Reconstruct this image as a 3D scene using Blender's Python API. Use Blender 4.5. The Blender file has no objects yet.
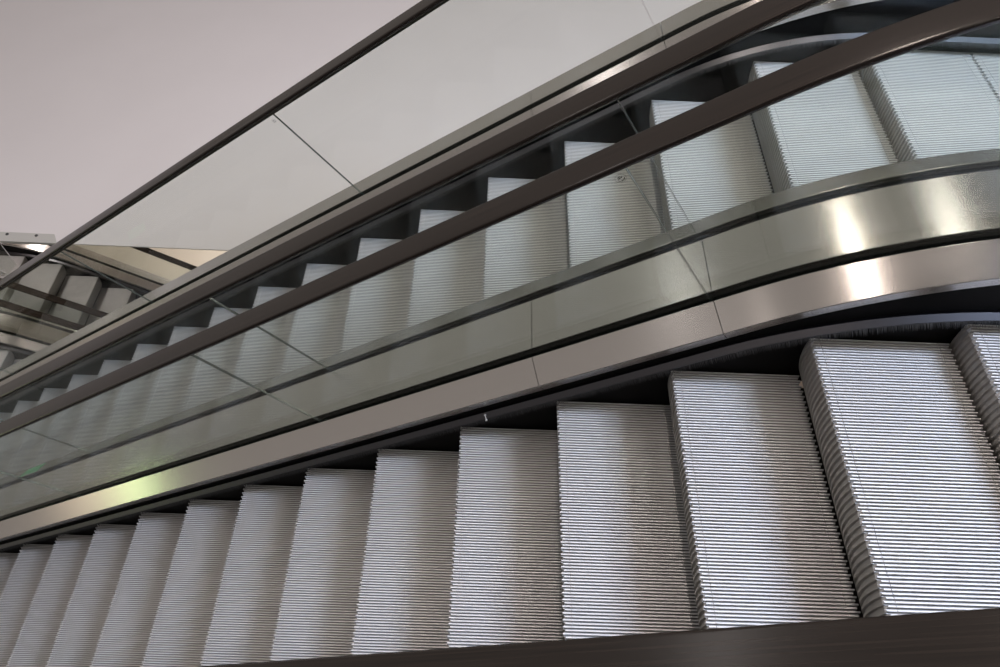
import bpy, bmesh, math, random
from mathutils import Vector, Matrix

random.seed(4)
scene = bpy.context.scene
COL = scene.collection
ZO = 5.42                      # height of the local datum above the lowest floor
AL = math.radians(35.0)        # incline of the escalators
PITCH = 0.405                  # step pitch along the chain
W = 0.8255                     # step width
YA = 0.025                     # far tread edge of the near escalator
YB = 1.288                    # far tread edge of the second escalator
DG = 0.100                     # tread edge to glass centre
SA, CA = math.sin(AL), math.cos(AL)

# ------------------------------------------------------------------ paths
def curve(s, h, sj, rn):
    """point (x, z) at arclength s, offset h square to the path: incline, crest, flat"""
    if s <= sj:
        return (s * CA - h * SA, s * SA + h * CA)
    cx, cz = sj * CA + rn * SA, sj * SA - rn * CA
    b = AL - (s - sj) / rn
    if b > 0:
        return (cx - (rn + h) * math.sin(b), cz + (rn + h) * math.cos(b))
    return (cx - b * rn, cz + rn + h)

class Run:
    def __init__(self, T, sgn, sj):
        self.T, self.sgn, self.sj = Vector(T), sgn, sj
    def w(self, x, y, z):
        return Vector((self.T.x + self.sgn * x, self.T.y + self.sgn * y, self.T.z + z + ZO))
    def deck(self, s, h, y):
        x, z = curve(s, h, self.sj, 1.6); return self.w(x, y, z)
    def hand(self, s, h, y):
        x, z = curve(s, h, self.sj + .215, 1.5); return self.w(x, y, z)
    def step(self, s, h, y):
        x, z = curve(s, h, self.sj - .125, 1.25); return self.w(x, y, z)
    def slist(self, a, b, fine=.035):
        brk = [self.sj - .125, self.sj - .125 + 1.25 * AL, self.sj, self.sj + 1.6 * AL, self.sj + .215, self.sj + .215 + 1.5 * AL]
        lo, hi = min(brk), max(brk)
        out = [a, b]
        s = max(a, lo)
        while s < min(b, hi):
            out.append(s); s += fine
        if a < hi < b: out.append(hi)
        s = a                               # sparse stations on the straight parts
        while s < b:
            out.append(s); s += .6
        out = sorted(out); r = [out[0]]
        for v in out[1:]:
            if v - r[-1] > .006: r.append(v)
        r[-1] = b
        return r

UPPER = Run((0, 0, 0), 1, 3.925)
LOWER = Run((-2.3484, 4.0073, -2.9896), -1, .6056)
GAP = .2375                     # width of the flat cover between two glass planes

# ------------------------------------------------------------------ mesh helpers
def link(name, verts, faces, mat, parent=None, uvs=None, mats=None, midx=None, smooth=False, loc=None, ang=20):
    me = bpy.data.meshes.new(name)
    if parent is not None:
        loc = parent.matrix_basis.translation if loc is None else loc
        off = Vector(parent.location)
    else:
        if loc is None:
            n = len(verts)
            loc = Vector((sum(v[0] for v in verts) / n, sum(v[1] for v in verts) / n, min(v[2] for v in verts)))
        off = Vector(loc)
    me.from_pydata([tuple(Vector(v) - off) for v in verts], [], faces)
    if uvs is not None:
        l = me.uv_layers.new(name='UVMap')
        for p in me.polygons:
            for li in p.loop_indices:
                l.data[li].uv = uvs[p.index][li - p.loop_start]
    me.materials.append(mat)
    if mats:
        for m_ in mats: me.materials.append(m_)
        for p, k in zip(me.polygons, midx): p.material_index = k
    me.update()
    bm = bmesh.new(); bm.from_mesh(me)
    bmesh.ops.recalc_face_normals(bm, faces=bm.faces)
    bm.to_mesh(me); bm.free()
    if smooth:
        for p in me.polygons: p.use_smooth = True
        me.set_sharp_from_angle(angle=math.radians(ang))
    o = bpy.data.objects.new(name, me); COL.objects.link(o)
    if parent is not None: o.parent = parent
    else: o.location = off
    return o

def tag(o, label, cat, group=None):
    o['label'] = label; o['category'] = cat
    if group: o['group'] = group
    return o

def thing(name, loc, label, cat, group=None):
    o = bpy.data.objects.new(name, None); COL.objects.link(o)
    o.location = loc; o.empty_display_size = .1
    return tag(o, label, cat, group)

def struct(o):
    o['kind'] = 'structure'; return o

def sweep(name, prof, ss, fn, mat, parent=None, cap_mat=None, smooth=True, edge=None, loc=None, ang=20):
    """closed cross-section prof [(y, h)] carried along stations ss with fn(s, h, y)"""
    n = len(prof); verts = []; faces = []; uvs = []; mi = []
    per = [0]
    for k in range(n):
        a, b = prof[k], prof[(k + 1) % n]
        per.append(per[-1] + math.hypot(a[0] - b[0], a[1] - b[1]))
    for s in ss:
        for (y, h) in prof: verts.append(fn(s, h, y))
    for i in range(len(ss) - 1):
        for k in range(n):
            k2 = (k + 1) % n
            faces.append((i * n + k, i * n + k2, (i + 1) * n + k2, (i + 1) * n + k))
            uvs.append(((per[k], ss[i]), (per[k + 1], ss[i]), (per[k + 1], ss[i + 1]), (per[k], ss[i + 1])))
            mi.append(1 if (edge and k in edge) else 0)
    faces.append(tuple(range(n))); uvs.append([(p[0], p[1]) for p in prof]); mi.append(1 if cap_mat else 0)
    faces.append(tuple((len(ss) - 1) * n + k for k in range(n))); uvs.append([(p[0], p[1]) for p in prof]); mi.append(1 if cap_mat else 0)
    return link(name, verts, faces, mat, parent, uvs, [cap_mat] if cap_mat else None, mi, smooth, loc, ang)

def box(lo, hi):
    x0, y0, z0 = lo; x1, y1, z1 = hi
    v = [(x0, y0, z0), (x1, y0, z0), (x1, y1, z0), (x0, y1, z0), (x0, y0, z1), (x1, y0, z1), (x1, y1, z1), (x0, y1, z1)]
    f = [(0, 3, 2, 1), (4, 5, 6, 7), (0, 1, 5, 4), (1, 2, 6, 5), (2, 3, 7, 6), (3, 0, 4, 7)]
    return v, f

# ------------------------------------------------------------------ materials
def new_mat(name):
    m = bpy.data.materials.new(name); m.use_nodes = True
    return m, m.node_tree, m.node_tree.nodes['Principled BSDF']

def plain(name, col, rough=.5, metal=0., spec=.5):
    m, nt, b = new_mat(name)
    b.inputs['Base Color'].default_value = (*col, 1); b.inputs['Roughness'].default_value = rough
    b.inputs['Metallic'].default_value = metal; b.inputs['Specular IOR Level'].default_value = spec
    return m

def mottled(name, c1, c2, scale, rough=.5, metal=0., spec=.5, stretch=(1, 1, 1), rvar=.0, bump=0., coord='Object', detail=4.):
    m, nt, b = new_mat(name)
    tc = nt.nodes.new('ShaderNodeTexCoord'); mp = nt.nodes.new('ShaderNodeMapping')
    mp.inputs['Scale'].default_value = stretch
    nz = nt.nodes.new('ShaderNodeTexNoise'); nz.inputs['Scale'].default_value = scale; nz.inputs['Detail'].default_value = detail
    rp = nt.nodes.new('ShaderNodeValToRGB')
    rp.color_ramp.elements[0].position = .3; rp.color_ramp.elements[1].position = .7
    rp.color_ramp.elements[0].color = (*c1, 1); rp.color_ramp.elements[1].color = (*c2, 1)
    nt.links.new(tc.outputs[coord], mp.inputs[0]); nt.links.new(mp.outputs[0], nz.inputs['Vector'])
    nt.links.new(nz.outputs['Fac'], rp.inputs[0]); nt.links.new(rp.outputs[0], b.inputs['Base Color'])
    b.inputs['Metallic'].default_value = metal; b.inputs['Specular IOR Level'].default_value = spec
    if rvar:
        mr = nt.nodes.new('ShaderNodeMapRange')
        mr.inputs['To Min'].default_value = rough - rvar; mr.inputs['To Max'].default_value = rough + rvar
        nt.links.new(nz.outputs['Fac'], mr.inputs['Value']); nt.links.new(mr.outputs[0], b.inputs['Roughness'])
    else: b.inputs['Roughness'].default_value = rough
    if bump:
        bp = nt.nodes.new('ShaderNodeBump'); bp.inputs['Strength'].default_value = bump; bp.inputs['Distance'].default_value = .0006
        nt.links.new(nz.outputs['Fac'], bp.inputs['Height']); nt.links.new(bp.outputs[0], b.inputs['Normal'])
    return m, nt, b

def brushed(name, c1, c2, rough=.3, aniso=.8):
    m, nt, b = mottled(name, c1, c2, 1.0, rough, 1.0, stretch=(420, 3.0, 1), rvar=.0, coord='UV', detail=3)
    tn = nt.nodes.new('ShaderNodeTangent'); tn.direction_type = 'UV_MAP'; tn.uv_map = 'UVMap'
    nt.links.new(tn.outputs[0], b.inputs['Tangent'])
    b.inputs['Anisotropic'].default_value = aniso
    return m

def glass_mat(name, tint, edge=False):
    m = bpy.data.materials.new(name); m.use_nodes = True
    nt = m.node_tree; nt.nodes.clear()
    out = nt.nodes.new('ShaderNodeOutputMaterial'); mx = nt.nodes.new('ShaderNodeMixShader')
    tr = nt.nodes.new('ShaderNodeBsdfTransparent'); gl = nt.nodes.new('ShaderNodeBsdfGlossy')
    fr = nt.nodes.new('ShaderNodeFresnel');     # the slab's inner side meets light at the refracted angle: use the same outside IOR for both faces
    geo = nt.nodes.new('ShaderNodeNewGeometry'); mrg = nt.nodes.new('ShaderNodeMix'); mrg.data_type = 'FLOAT'
    mrg.inputs[2].default_value = 1.29; mrg.inputs[3].default_value = 1 / 1.29
    nt.links.new(geo.outputs['Backfacing'], mrg.inputs[0]); nt.links.new(mrg.outputs[0], fr.inputs['IOR'])
    tr.inputs['Color'].default_value = (*tint, 1)
    gl.inputs['Color'].default_value = (1, 1, 1, 1); gl.inputs['Roughness'].default_value = .0
    nt.links.new(fr.outputs[0], mx.inputs[0]); nt.links.new(tr.outputs[0], mx.inputs[1]); nt.links.new(gl.outputs[0], mx.inputs[2])
    nt.links.new(mx.outputs[0], out.inputs[0])
    return m

M_STEEL = brushed('brushed_steel', (.672, .647, .632), (.688, .663, .648), .26, .85)
M_STEEL_FLAT = brushed('brushed_steel_flat', (.642, .622, .612), (.658, .638, .628), .24, .85)
M_BLACK = mottled('black_skirt', (.0045, .0045, .005), (.007, .007, .0075), 6, .6, spec=.10)[0]
M_RUBBER = plain('black_gasket', (.006, .006, .006), .6, spec=.2)
M_BRISTLE = plain('black_bristle', (.022, .022, .024), .6)
M_HOLDER = plain('dark_anodised', (.085, .085, .095), .34, 1.)
M_TREAD = mottled('cast_aluminium', (.70, .70, .725), (.74, .74, .765), 9, .55, .15, spec=.4)[0]
M_GROOVE = mottled('shaded_groove', (.34, .34, .345), (.40, .40, .405), 14, .7, .1, spec=.3)[0]  # shade between the ribs put into the colour, darker than the rib tops
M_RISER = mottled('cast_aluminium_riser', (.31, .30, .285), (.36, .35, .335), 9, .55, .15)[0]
M_HAND = mottled('handrail_rubber', (.009, .007, .006), (.022, .016, .013), 1.0, .21, spec=.48, stretch=(260, 2.5, 1), rvar=.03, coord='UV')[0]
M_GUIDE = plain('guide_steel', (.10, .10, .09), .35, 1.)
M_GLASS = glass_mat('clear_glass', (.935, .959, .942))
M_GEDGE = plain('glass_edge', (.42, .47, .44), .22, .85)
M_WALL = mottled('white_plaster', (.78, .735, .73), (.80, .755, .75), 2.0, .75)[0]
M_BEIGE = mottled('beige_plaster', (.66, .58, .50), (.69, .61, .53), 3.0, .8)[0]
M_FLOOR = mottled('pale_stone', (.36, .34, .32), (.44, .42, .40), 6., .5)[0]
M_CLAD = plain('grey_cladding', (.30, .30, .30), .5, .6)
M_TRACK = plain('dark_track', (.02, .02, .02), .7)
M_PLATE = plain('pale_aluminium', (.62, .61, .58), .5, .3)
M_SCREW = plain('screw_steel', (.12, .12, .12), .4, .8)
M_MARK = plain('etched_mark', (.02, .02, .02), .7)
M_ACRYL = glass_mat('clear_acrylic', (.93, .95, .94))
M_ACEDGE = plain('acrylic_edge', (.62, .63, .61), .3)
M_GREEN = plain('painted_green_reflection', (.06, .60, .22), .4)  # reflection of a green sign, put into the colour
M_CLIP = plain('pale_clip', (.6, .6, .6), .5)

# ------------------------------------------------------------------ the step
NRIB = 91
RP = W / NRIB
def tread_mesh(name):
    """ribbed tread plate: ribs run along x, seen from above as fine lines"""
    prof = []                       # (y, z), y from 0 to -W
    for k in range(NRIB):
        y = -k * RP
        if k % 2 == 0: kind = 1
        else: kind = 0
        prof += [(y - .0000, -.0105, kind), (y - .0013, -.0008, kind), (y - .0020, 0, kind), (y - .0050, 0, kind), (y - .0057, -.0008, kind), (y - .0070, -.0105, kind)]
    prof.append((-W, -.0105, 0))
    # stations: nose, notch ahead of the body, body, notch, tail
    st = [(.000, 0), (.0235, 0), (.0240, 1), (.0254, 1), (.0259, 0), (.3655, 0), (.3660, 1), (.3674, 1), (.3679, 0), (.4000, 0)]
    V, F = [], []
    n = len(prof)
    for (x, cut) in st:
        for (y, z, kind) in prof:
            xx = x
            if x == 0 and kind == 0: xx = .0065          # every second rib stops short: the toothed nose
            if x == .4 and kind == 0: xx = .394
            zz = max(z - .0035, -.0105) if cut else z
            V.append((xx, y, zz))
    GI = []
    for i in range(len(st) - 1):
        for k in range(n - 1):
            F.append((i * n + k, i * n + k + 1, (i + 1) * n + k + 1, (i + 1) * n + k))
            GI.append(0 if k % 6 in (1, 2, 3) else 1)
    # underside plate and end walls
    b0 = len(V)
    for x in (0.0065, .394):
        for y in (0, -W): V.append((x, y, -.020))
    F.append((b0, b0 + 1, b0 + 3, b0 + 2))
    F.append(tuple(list(range(n)) + [b0 + 1, b0]))
    F.append(tuple([(len(st) - 1) * n + k for k in range(n)] + [b0 + 3, b0 + 2]))
    F.append((0, b0, b0 + 2, (len(st) - 1) * n)); F.append((n - 1, b0 + 1, b0 + 3, len(st) * n - 1))
    me = bpy.data.meshes.new(name); me.from_pydata(V, [], F); me.materials.append(M_TREAD); me.materials.append(M_GROOVE)
    for p_, g_ in zip(me.polygons, GI): p_.material_index = g_
    me.update()
    bm = bmesh.new(); bm.from_mesh(me); bmesh.ops.recalc_face_normals(bm, faces=bm.faces); bm.to_mesh(me); bm.free()
    return me

def riser_mesh(name):
    """curved cleated riser falling from the nose; its cleats are twice the tread pitch"""
    V, F = [], []
    prof = []
    k = 0
    while k < NRIB:
        y = -k * RP
        prof += [(y - .0002, .0008), (y - .0076, .0008), (y - .0092, .0075), (y - 2 * RP + .0014, .0075)]
        k += 2
    prof = [p for p in prof if p[0] > -W - 1e-6]
    prof.append((-W, .0075))
    n = len(prof); NA = 12
    phm = math.asin(.236 / .405)
    for i in range(NA + 1):
        ph = phm * i / NA
        for (y, d) in prof:
            r = .405 - d
            V.append((.405 - r * math.cos(ph) , y, -r * math.sin(ph) - (.0108 if i == 0 else .0012)))
    for i in range(NA):
        for k in range(n - 1):
            F.append((i * n + k, i * n + k + 1, (i + 1) * n + k + 1, (i + 1) * n + k))
    # back skin
    b0 = len(V)
    for i in range(NA + 1):
        ph = phm * i / NA
        for y in (0, -W): V.append((.405 - .387 * math.cos(ph), y, -.387 * math.sin(ph) - (.0112 if i == 0 else .0014)))
    for i in range(NA):
        F.append((b0 + 2 * i, b0 + 2 * i + 2, b0 + 2 * i + 3, b0 + 2 * i + 1))
        F.append((i * n, (i + 1) * n, b0 + 2 * i + 2, b0 + 2 * i)); F.append((i * n + n - 1, b0 + 2 * i + 1, b0 + 2 * i + 3, (i + 1) * n + n - 1))
    F.append(tuple([NA * n + k for k in range(n)] + [b0 + 2 * NA + 1, b0 + 2 * NA]))
    F.append(tuple([k for k in range(n)] + [b0 + 1, b0]))
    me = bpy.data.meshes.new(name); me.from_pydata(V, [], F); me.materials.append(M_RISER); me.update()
    bm = bmesh.new(); bm.from_mesh(me); bmesh.ops.recalc_face_normals(bm, faces=bm.faces)
    bm.to_mesh(me); bm.free()
    for p in me.polygons: p.use_smooth = True
    me.set_sharp_from_angle(angle=math.radians(25))
    return me

step0 = bpy.data.objects.new('escalator_step', None); COL.objects.link(step0); step0.empty_display_size = .1
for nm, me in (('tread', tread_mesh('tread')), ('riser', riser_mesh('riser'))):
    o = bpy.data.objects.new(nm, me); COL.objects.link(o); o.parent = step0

step_used = [False]
def put_step(run, s, y, label, group):
    if not step_used[0]:
        r = step0; step_used[0] = True
    else:
        r = step0.copy(); COL.objects.link(r)
        for ch in list(step0.children):
            c = ch.copy(); COL.objects.link(c); c.parent = r
    p = run.step(s, 0, y)
    r.location = p
    r.rotation_euler = (0, 0, 0 if run.sgn > 0 else math.pi)
    tag(r, label, 'escalator step', group)

ORD = ['first', 'second', 'third', 'fourth', 'fifth', 'sixth', 'seventh', 'eighth', 'ninth', 'tenth', 'eleventh', 'twelfth',
       'thirteenth', 'fourteenth', 'fifteenth', 'sixteenth', 'seventeenth', 'eighteenth', 'nineteenth', 'twentieth']
for k, i in enumerate(range(11, -3, -1)):
    put_step(UPPER, i * PITCH, YA, 'bright grooved step of the near escalator, %s counting down from the right photo edge' % ORD[k], 'steps of the near escalator')
for k, i in enumerate(range(8, -10, -1)):
    put_step(UPPER, (4.1776 + i) * PITCH, YB, 'grooved step behind glass on the middle escalator, %s counting down from the right photo edge' % ORD[k], 'steps of the middle escalator')
for i in (12, 13):
    put_step(UPPER, i * PITCH, YA, 'bright grooved step of the near escalator just beyond the right photo edge', 'steps of the near escalator')
for i in (-3, -4, -5, -6):
    put_step(UPPER, i * PITCH, YA, 'grooved step of the near escalator just beyond the left photo edge', 'steps of the near escalator')
put_step(UPPER, (4.1776 + 9) * PITCH, YB, 'grooved step of the middle escalator just beyond the right photo edge', 'steps of the middle escalator')
for i in (-10, -11):
    put_step(UPPER, (4.1776 + i) * PITCH, YB, 'grooved step of the middle escalator just beyond the left photo edge', 'steps of the middle escalator')
# lower pair: local y grows towards the camera; tread spans [y - W, y] in the step's own frame
for k, i in enumerate(range(2, -3, -1)):
    put_step(LOWER, .2329 + i * PITCH, W, 'dim lower step on the farther of two lower escalators, %s from the left photo edge' % ORD[k], 'steps of the far lower escalator')
YD = W + 2 * DG + GAP
for k, i in enumerate(range(0, -2, -1)):
    put_step(LOWER, .7257 + i * PITCH, YD + W, 'dim lower step below the twin steel covers, %s from the left photo edge' % ORD[k], 'steps of the nearer lower escalator')

# ------------------------------------------------------------------ escalator bodies
def side_profile(ye, o):
    """helper: outward distance q to y"""
    return lambda q: ye + o * q

def split(a, b, cuts, gap):
    out = []; p = a
    for c in cuts:
        if a < c < b: out.append((p, c - gap / 2)); p = c + gap / 2
    out.append((p, b)); return out

def build_side(run, root, ye, o, a, b, seams, outer, ds=0.):
    y = side_profile(ye, o)
    P_ = lambda pts: [(y(q), h) for q, h in pts]
    sl = run.slist(a, b)
    sweep('skirt_panel', P_([(.007, -.27), (.007, .0665), (.020, .0665), (.020, -.27)]), sl, run.step, M_BLACK, root)
    # black riser panel between the brush holder (step line) and the deck lip (deck line)
    def mixed(s_, h, yy):
        return (run.deck if h > .08 else run.step)(s_, h, yy)
    sweep('upper_skirt', P_([(.0050, .055), (.0050, .100), (.018, .100), (.018, .055)]), sl, mixed, M_BLACK, root)
    sweep('brush_holder', P_([(-.0290, .0515), (-.0290, .0555), (-.0100, .0660), (-.0085, .0655), (-.0085, .0600), (.0065, .0540), (.0065, .0480)]), sl, run.step, M_HOLDER, root)
    # bristles: a dense fringe of fine hairs under the holder
    V, F = [], []
    ra, rb = a, b
    s = ra
    while s < rb:
        L = .015 + random.uniform(-.004, .003); ds = random.uniform(-.0015, .0015); t = .0011
        h0 = .0540; h1 = .0400 + random.uniform(-.0015, .0015)
        i0 = len(V)
        V += [run.step(s - t, h0, y(-.0285)), run.step(s + t, h0, y(-.0285)), run.step(s, h0 - .003, y(-.0285)), run.step(s + ds, h1, y(-.0285 - L))]
        F += [(i0, i0 + 1, i0 + 3), (i0 + 1, i0 + 2, i0 + 3), (i0 + 2, i0, i0 + 3)]
        s += random.uniform(.0016, .0042)
    link('brush', V, F, M_BRISTLE, root)
    for (p, q_) in split(a, b, seams, .0022):
        sweep('inner_deck', P_([(.0010, .0880), (-.0025, .1205), (-.0008, .1232), (.0840 - ds, .1660), (.0855 - ds, .1660), (.0862 - ds, .1645), (.0862 - ds, .135), (.010, .0880)]), run.slist(p, q_), run.deck, M_STEEL, root)
    sweep('glass_clamp', P_([(q - ds, h) for q, h in ((.0863, .095), (.0863, .153), (.0945, .156), (.0945, .140), (.1055, .140), (.1055, .156), (.1180, .153), (.1180, .095))]), sl, run.deck, M_RUBBER, root)
    if outer:
        for (p, q_) in split(a, b, seams, .0022):
            sweep('outer_deck', P_([(.1182, .135), (.1182, .1655), (.1192, .167), (.212, .167), (.214, .165), (.214, -.02), (.208, -.02), (.208, .135)]), run.slist(p, q_), run.deck, M_STEEL_FLAT, root)
        sweep('side_cladding', P_([(.210, -.75), (.210, -.015), (.194, -.015), (.194, -.75)]), sl, run.deck, M_CLAD, root)

def build_escalator(run, y0, y1, a, b, seams, label, outer0, outer1, loc, ds=0.):
    root = thing('escalator', loc, label, 'escalator', None)
    build_side(run, root, y1, 1, a, b, seams, outer1)
    build_side(run, root, y0, -1, a, b, seams, outer0, ds)
    sl = run.slist(a, b)
    sweep('track_bed', [(y0 + .02, -.285), (y0 + .02, -.268), (y1 - .02, -.268), (y1 - .02, -.285)], sl, run.step, M_TRACK, root)
    sweep('truss', [(y0 - .194, -.75), (y0 - .194, -.735), (y1 + .194, -.735), (y1 + .194, -.75)], sl, run.deck, M_CLAD, root)
    return root

UA, UB = -3.25, 6.6
LA, LB = -3.6, 2.6
U_SEAMS = [3.24, 3.845]
L_SEAMS = [-.06, .53]
near = build_escalator(UPPER, YA - W, YA, UA, UB, U_SEAMS, 'near escalator with bright grooved steps and brushed steel trim, black brush skirts', True, False, UPPER.deck(UA, -.75, YA - W / 2), .0095)
mid = build_escalator(UPPER, YB - W, YB, UA, UB, U_SEAMS, 'middle escalator seen through glass, with black skirts and steel decks, beside the white ceiling slab', False, True, UPPER.deck(UA, -.75, YB - W / 2))
low_far = build_escalator(LOWER, 0, W, LA, LB, L_SEAMS, 'dim lower floor escalator running down over the lower hall, under the white ceiling slab edge', True, False, LOWER.deck(LA, -.75, W / 2))
low_near = build_escalator(LOWER, YD, YD + W, LA, LB, L_SEAMS, 'dim lower floor escalator nearest the middle escalator, mostly hidden at the left edge', False, True, LOWER.deck(LA, -.75, YD + W / 2))

# a small pale clip fixed to the brush holder
V, F = [], []
for (sa, sb, ha, hb) in ((2.987, 2.9895, .052, .062), (2.984, 2.9925, .0605, .0625), (2.984, 2.9925, .0515, .0530)):
    i0 = len(V)
    for s in (sa, sb):
        for h in (ha, hb):
            for q in (-.0285 + (h - .055) * 1.7, -.0310 + (h - .055) * 1.7): V.append(UPPER.step(s, h + .002, YA + q))
    F += [tuple(i0 + k for k in f) for f in ((0, 1, 3, 2), (4, 5, 7, 6), (0, 1, 5, 4), (2, 3, 7, 6), (0, 2, 6, 4), (1, 3, 7, 5))]
link('brush_clip', V, F, M_CLIP, near)['label'] = 'small pale clip on the black brush strip'
# green sign's reflection painted as a thin patch on the inner deck of the middle escalator, near side
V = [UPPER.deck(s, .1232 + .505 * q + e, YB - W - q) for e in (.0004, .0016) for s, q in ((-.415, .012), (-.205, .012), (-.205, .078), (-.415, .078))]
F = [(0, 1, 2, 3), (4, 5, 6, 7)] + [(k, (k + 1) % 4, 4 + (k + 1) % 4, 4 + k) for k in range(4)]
link('green_reflection', V, F, M_GREEN, mid)['label'] = 'painted green reflection on the steel deck'

def deck_cover(run, ya, yb, a, b, seams, label):
    root = thing('deck_cover', run.deck(a, .135, (ya + yb) / 2), label, 'deck cover', 'steel covers between escalator pairs')
    for (p, q_) in split(a, b, seams, .0022):
        sweep('cover_panel', [(ya, .135), (ya, .1655), (ya + .001, .167), (yb - .001, .167), (yb, .1655), (yb, .135)], run.slist(p, q_), run.deck, M_STEEL_FLAT, root)
deck_cover(UPPER, YA + .1200, YB - W - .1200, UA, UB, U_SEAMS, 'wide brushed steel cover between the near and middle escalators, curving flat at right')
deck_cover(LOWER, W + .1200, YD - .1200, LA, LB, L_SEAMS, 'dim steel cover between the two lower floor escalators at the left photo edge')

# ------------------------------------------------------------------ handrails and glass
def handrail(run, yc, a, b, label, dh=0.):
    dh += .0145
    half = [(.0, .7836), (.0316, .7826), (.0334, .7825), (.0346, .7823), (.0364, .7814), (.0379, .7797), (.0388, .7774), (.0391, .7760), (.0393, .7715), (.0380, .7678), (.0345, .7645), (.0150, .7645), (.0150, .7690)]
    pr = [(-y, h) for y, h in half[:0:-1]] + half
    root = thing('handrail', run.hand(a, .75, yc), label, 'handrail', 'escalator handrails')
    sl = run.slist(a, b)
    sweep('rubber_belt', [(yc + y, h + dh) for y, h in pr], sl, run.hand, M_HAND, root, ang=42)
    sweep('guide_rail', [(yc + q, h + dh) for q, h in ((-.0100, .744), (-.0100, .7680), (.0100, .7680), (.0100, .744), (.0060, .744), (.0060, .760), (-.0060, .760), (-.0060, .744))], sl, run.hand, M_GUIDE, root, smooth=False)
G0, G1, G2, G3 = YA - W - .0905, YA + DG, YB - W - DG, YB + DG
handrail(UPPER, YA - W - .0905, UA, UB, 'dark handrail nearest the camera, along the bottom photo edge')
handrail(UPPER, G1, UA, UB, 'dark brown handrail crossing in front of the middle escalator steps, with a bright glint')
handrail(UPPER, G2, UA, UB, 'dark brown handrail on the near glass of the middle escalator, above its black skirt')
handrail(UPPER, G3, UA, UB, 'uppermost black handrail, over the white ceiling slab', -.014)
handrail(LOWER, -DG, LA, LB, 'short piece of black handrail below the white slab edge, above the lower hall')
handrail(LOWER, W + DG, LA, LB, 'dim handrail over the lower floor steps, farther from the camera')
handrail(LOWER, YD - DG, LA, LB, 'dim handrail over the lower floor steps, beside the steel cover')
handrail(LOWER, YD + W + DG, LA, LB, 'lower floor handrail hidden below the middle escalator')

def pane(run, yc, a, b, label, group):
    t = .0042; top_h = .756 if yc == G3 and run is UPPER else .770
    sl = run.slist(a, b)
    pr = [(-t, .143, 0), (-t, top_h, 1), (t, top_h, 1), (t, .143, 0)]
    V, F, mi = [], [], []
    for s in sl:
        for (q, h, top) in pr: V.append((run.hand if top else run.deck)(s, h, yc + q))
    for i in range(len(sl) - 1):
        for k in range(4):
            k2 = (k + 1) % 4
            F.append((4 * i + k, 4 * i + k2, 4 * i + 4 + k2, 4 * i + 4 + k)); mi.append(1 if k in (1, 3) else 0)
    F.append((0, 1, 2, 3)); mi.append(1); e = 4 * (len(sl) - 1); F.append((e, e + 1, e + 2, e + 3)); mi.append(1)
    o = link('glass_panel', V, F, M_GLASS, None, None, [M_GEDGE], mi)
    return tag(o, label, 'glass panel', group)

def safety_mark(run, yc, side, s, h, r, panel):
    """small round tempering mark: a ring with two short strokes and an arc inside"""
    V, F = [], []
    y = yc + side * .0046
    def ring(r0, r1, a0, a1, cx=0, cy=0, n=28):
        i0 = len(V)
        for k in range(n + 1):
            a = a0 + (a1 - a0) * k / n
            for rr in (r0, r1): V.append(run.deck(s + cx + rr * math.cos(a), h + cy + rr * math.sin(a), y))
        for k in range(n): F.append((i0 + 2 * k, i0 + 2 * k + 1, i0 + 2 * k + 3, i0 + 2 * k + 2))
    def bar(x0, y0, x1, y1, t):
        dx, dy = x1 - x0, y1 - y0; L = math.hypot(dx, dy); nx, ny = -dy / L * t, dx / L * t
        i0 = len(V)
        for px, py in ((x0 + nx, y0 + ny), (x1 + nx, y1 + ny), (x1 - nx, y1 - ny), (x0 - nx, y0 - ny)): V.append(run.deck(s + px * r, h + py * r, y))
        F.append((i0, i0 + 1, i0 + 2, i0 + 3))
    ring(r * .95, r, 0, 2 * math.pi)
    ring(r * .58, r * .74, math.radians(200), math.radians(350))
    bar(-.50, .30, .05, .42, .08); bar(-.45, .0, .30, .12, .09); bar(.10, .12, .42, .36, .08)
    link('safety_mark', V, F, M_MARK, panel)

UJ = [-1.36, .442, 2.245, 3.834]
def pane_row(run, yc, a, b, joints, names, what, group):
    out = []
    for (p, q), nm in zip(split(a, b, joints, .003), names):
        out.append(pane(run, yc, p, q, '%s glass panel %s' % (nm, what), group))
    return out
WH = 'between the near and middle escalators, under the lower brown handrail'
NM = ['bottom corner', 'lowest', 'second lowest', 'third', 'curved topmost']
g1 = pane_row(UPPER, G1, UA, UB, UJ, NM, 'on the near escalator, under the handrail with a glint', 'glass of the near escalator far side')
g2 = pane_row(UPPER, G2, UA, UB, UJ, NM, 'on the middle escalator, behind the handrail with a glint', 'glass of the middle escalator near side')
g3 = pane_row(UPPER, G3, UA, UB, UJ, ['bottom corner', 'lowest', 'second lowest', 'third', 'curved topmost'], 'over the white ceiling slab, under the uppermost black handrail', 'glass of the middle escalator far side')
g0 = pane_row(UPPER, G0, UA, UB, UJ, NM, 'under the handrail nearest the camera', 'glass of the near escalator near side')
LJ = [-1.11, .51]
LN = ['lower', 'middle', 'upper']
pane_row(LOWER, -DG, LA, LB, LJ, LN, 'above the lower hall below the white slab edge', 'glass above the lower hall')
pane_row(LOWER, W + DG, LA, LB, LJ, LN, 'on the lower floor escalator on its camera side', 'glass of the far lower escalator')
pane_row(LOWER, YD - DG, LA, LB, LJ, LN, 'on the lower floor escalator behind its steel cover edge', 'glass of the nearer lower escalator')
safety_mark(UPPER, G1, -1, 3.812, .730, .0135, g1[3])
safety_mark(UPPER, G3, -1, 2.222, .717, .0100, g3[2])

# ------------------------------------------------------------------ the setting
def solid(name, lo, hi, mat):
    v, f = box(lo, hi); return struct(link(name, v, f, mat))
YW = 2.0
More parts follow.
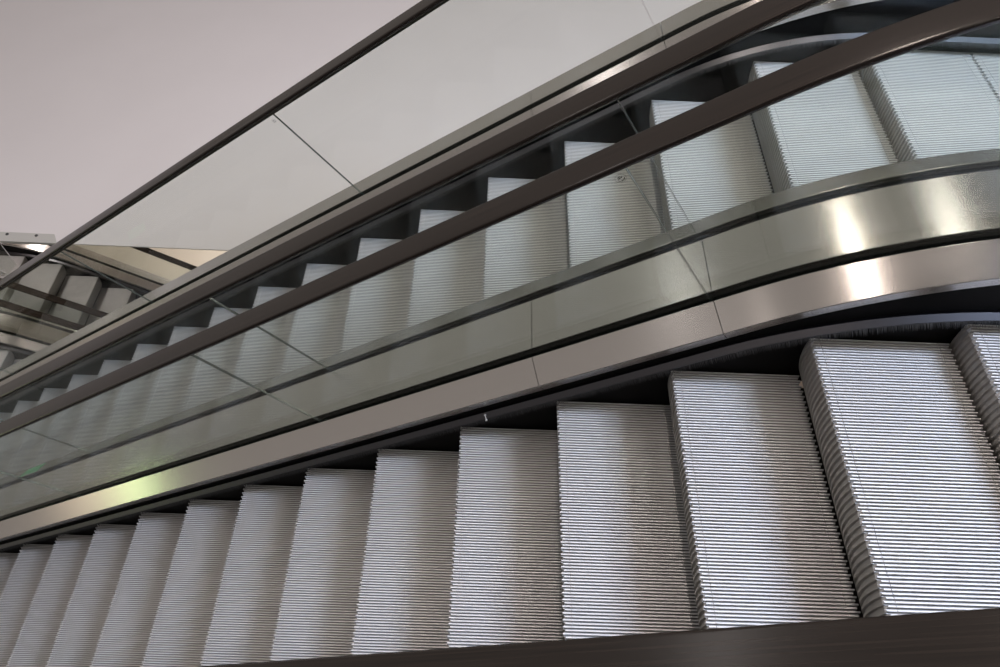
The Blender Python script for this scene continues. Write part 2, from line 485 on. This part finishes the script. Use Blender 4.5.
# ceiling slab of the lower hall, its white top in view, its edge thinned to a lip
V = [(x, y, z + ZO) for x in (-9, 9) for y, z in ((YW, .187), (YW, .195), (7.5, .195), (7.5, .06), (YW + .5, .06), (YW + .35, .187))]
F = [tuple(range(6)), tuple(range(6, 12))] + [(k, (k + 1) % 6, 6 + (k + 1) % 6, 6 + k) for k in range(6)]
struct(link('ceiling', V, F, M_WALL))
solid('wall_far', (-9, 9.5, 0), (9, 9.7, .195 + ZO), M_BEIGE)
solid('floor', (-9, -4, -.2), (9, 9.7, 0), M_BEIGE)

# metal plate with screws lying along the slab edge, and the clear guard hanging below it
ZT = .195 + ZO
pl = thing('mounting_plate', (-1.05, YW + .04, ZT), 'pale metal plate with two screws at the edge of the white ceiling slab', 'plate')
pp = [(-1.50, YW - .004), (-.67, YW - .004), (-.72, YW + .079), (-1.50, YW + .083)]
V = [(x, y, ZT) for x, y in pp] + [(x, y, ZT + .005) for x, y in pp] + [(-1.50, YW - .004, ZT - .02), (-.67, YW - .004, ZT - .02), (-.67, YW - .001, ZT - .02), (-1.50, YW - .001, ZT - .02)]
F = [(0, 1, 2, 3), (4, 5, 6, 7)] + [(k, (k + 1) % 4, 4 + (k + 1) % 4, 4 + k) for k in range(4)] + [(0, 1, 9, 8)]
link('plate', V, F, M_PLATE, pl)
for sx, sy in ((-1.045, YW + .060), (-.838, YW + .058)):
    V, F = [], []
    for ring_, zz in ((.0105, .005), (.0105, .009), (.0065, .0115)):
        for k in range(14): V.append((sx + ring_ * math.cos(k * math.tau / 14), sy + ring_ * math.sin(k * math.tau / 14), ZT + zz))
    for r_ in range(2):
        for k in range(14): F.append((r_ * 14 + k, r_ * 14 + (k + 1) % 14, r_ * 14 + 14 + (k + 1) % 14, r_ * 14 + 14 + k))
    F.append(tuple(range(28, 42)))
    link('screw', V, F, M_SCREW, pl)

gp = [(-1.45, .19), (-1.06, .19), (-1.075, .165), (-1.094, -.056), (-1.238, -.190), (-1.45, -.10)]
V = [(x, YW - .010, z + ZO) for x, z in gp] + [(x, YW - .016, z + ZO) for x, z in gp]
n = len(gp)
F = [tuple(range(n)), tuple(range(n, 2 * n))] + [(k, (k + 1) % n, n + (k + 1) % n, n + k) for k in range(n)]
gd = thing('clear_guard', (-1.0, YW - .013, -.12 + ZO), 'small clear plastic guard hanging below the screwed metal plate', 'guard')
link('guard_panel', V, F, M_ACRYL, gd, None, [M_ACEDGE], [0, 0] + [1] * n)
V, F = [], []
for (x0, z0, x1, z1, t) in ((-1.36, .03, -1.235, -.165, .010), (-1.40, -.01, -1.265, -.19, .006)):
    dx, dz = x1 - x0, z1 - z0; L = math.hypot(dx, dz); nx, nz = -dz / L * t, dx / L * t
    i0 = len(V)
    for yy in (-.017, -.023):
        for px, pz in ((x0 + nx, z0 + nz), (x1 + nx, z1 + nz), (x1 - nx, z1 - nz), (x0 - nx, z0 - nz)): V.append((px, YW + yy, pz + ZO))
    F += [tuple(i0 + k for k in f) for f in ((0, 1, 2, 3), (4, 5, 6, 7), (0, 1, 5, 4), (1, 2, 6, 5), (2, 3, 7, 6), (3, 0, 4, 7))]
link('stiffener', V, F, M_PLATE, gd)

# ------------------------------------------------------------------ lights
def area(name, loc, size, size_y, power, col, target=None, rot=None):
    l = bpy.data.lights.new(name, 'AREA'); l.shape = 'RECTANGLE'; l.size = size; l.size_y = size_y; l.energy = power; l.color = col
    o = bpy.data.objects.new(name, l); COL.objects.link(o); o.location = (loc[0], loc[1], loc[2] + ZO)
    if target is not None:
        d = Vector((target[0], target[1], target[2] + ZO)) - o.location
        o.rotation_euler = d.to_track_quat('-Z', 'Y').to_euler()
    return o
WARM = (1, .88, .80); COOL = (.68, .79, 1.0)
WARM2 = (1, .84, .74)
area('strip_lamp', (2.30, .8, 6.36), .16, 3.6, 84, WARM2)
area('panel_lamp', (3.97, 1.3, 6.36), .42, 2.2, 34, WARM)
area('panel_lamp', (-1.6, 1.6, 6.36), .30, 4.8, 32, (1, .92, .89))
area('spot_lamp', (4.5, -4.2, 6.4), 1.5, .24, 40, WARM, target=(3.6, .2, 2.6))
area('spot_lamp', (-.25, -3.6, 6.4), .25, .25, 8, WARM)
area('skylight', (6.3, -.1, 6.9), .6, 2.0, 300, COOL, target=(2.8, .2, 1.9))
area('slab_fill', (9.2, 6.0, 8.4), 1.0, 2.0, 225, (1, .94, .93), target=(1.0, 4.2, 0.2))  # added fill that brightens the slab top, kept clear of the steel's reflections
area('soffit_lamp', (-2.7, 2.7, .04), .3, 1.0, 85, WARM, target=(-2.2, 3.4, -3))
area('lower_hall_lamp', (-.5, 7.2, -2.0), 3.0, .8, 200, (1, .91, .87), target=(-.5, 7.2, -5))
area('lower_hall_lamp', (-6.5, -.6, -.3), 1.6, .8, 5, (1, .78, .58), target=(0, .2, .5))
area('exit_sign_lamp', (-5.0, -.85, .2), .60, .22, 3.2, (.70, 1.0, .42), target=(1, .1, .7))

w = bpy.data.worlds.new('hall'); scene.world = w; w.use_nodes = True
nt = w.node_tree; bg = nt.nodes['Background']
# the hall around: a warm lit ceiling high over the far side, falling off to a dim near side
tc = nt.nodes.new('ShaderNodeTexCoord'); dt = nt.nodes.new('ShaderNodeVectorMath'); dt.operation = 'DOT_PRODUCT'
dt.inputs[1].default_value = Vector((-.75, .40, .53)).normalized()
mr = nt.nodes.new('ShaderNodeMapRange'); mr.interpolation_type = 'SMOOTHSTEP'
mr.inputs['From Min'].default_value = -.1; mr.inputs['From Max'].default_value = .85
mr.inputs['To Min'].default_value = .04; mr.inputs['To Max'].default_value = .34
nt.links.new(tc.outputs['Generated'], dt.inputs[0]); nt.links.new(dt.outputs['Value'], mr.inputs['Value'])
nt.links.new(mr.outputs[0], bg.inputs[1]); bg.inputs[0].default_value = (1.0, .90, .83, 1)

# ------------------------------------------------------------------ camera
cam = bpy.data.cameras.new('camera'); co = bpy.data.objects.new('camera', cam); COL.objects.link(co)
cam.sensor_width = 36; cam.lens = 657.121 * 36 / 1000; cam.clip_start = .02
right = Vector((0.99912943, 0.02408438, 0.0340635)); down = Vector((0.03882553, -0.83555571, -0.54803214))
fwd = right.cross(down)
m = Matrix((right, -down, -fwd)).transposed().to_4x4()
m.translation = Vector((2.41738179, -1.01488501, 3.84345019 + ZO))
co.matrix_world = m
scene.camera = co

scene.view_settings.view_transform = 'Standard'; scene.view_settings.look = 'None'
scene.view_settings.gamma = 1; scene.view_settings.use_curve_mapping = False
scene.view_settings.exposure = 0.0
scene.cycles.use_denoising = True
scene.cycles.sample_clamp_indirect = 4.0
scene.cycles.max_bounces = 12; scene.cycles.transparent_max_bounces = 24
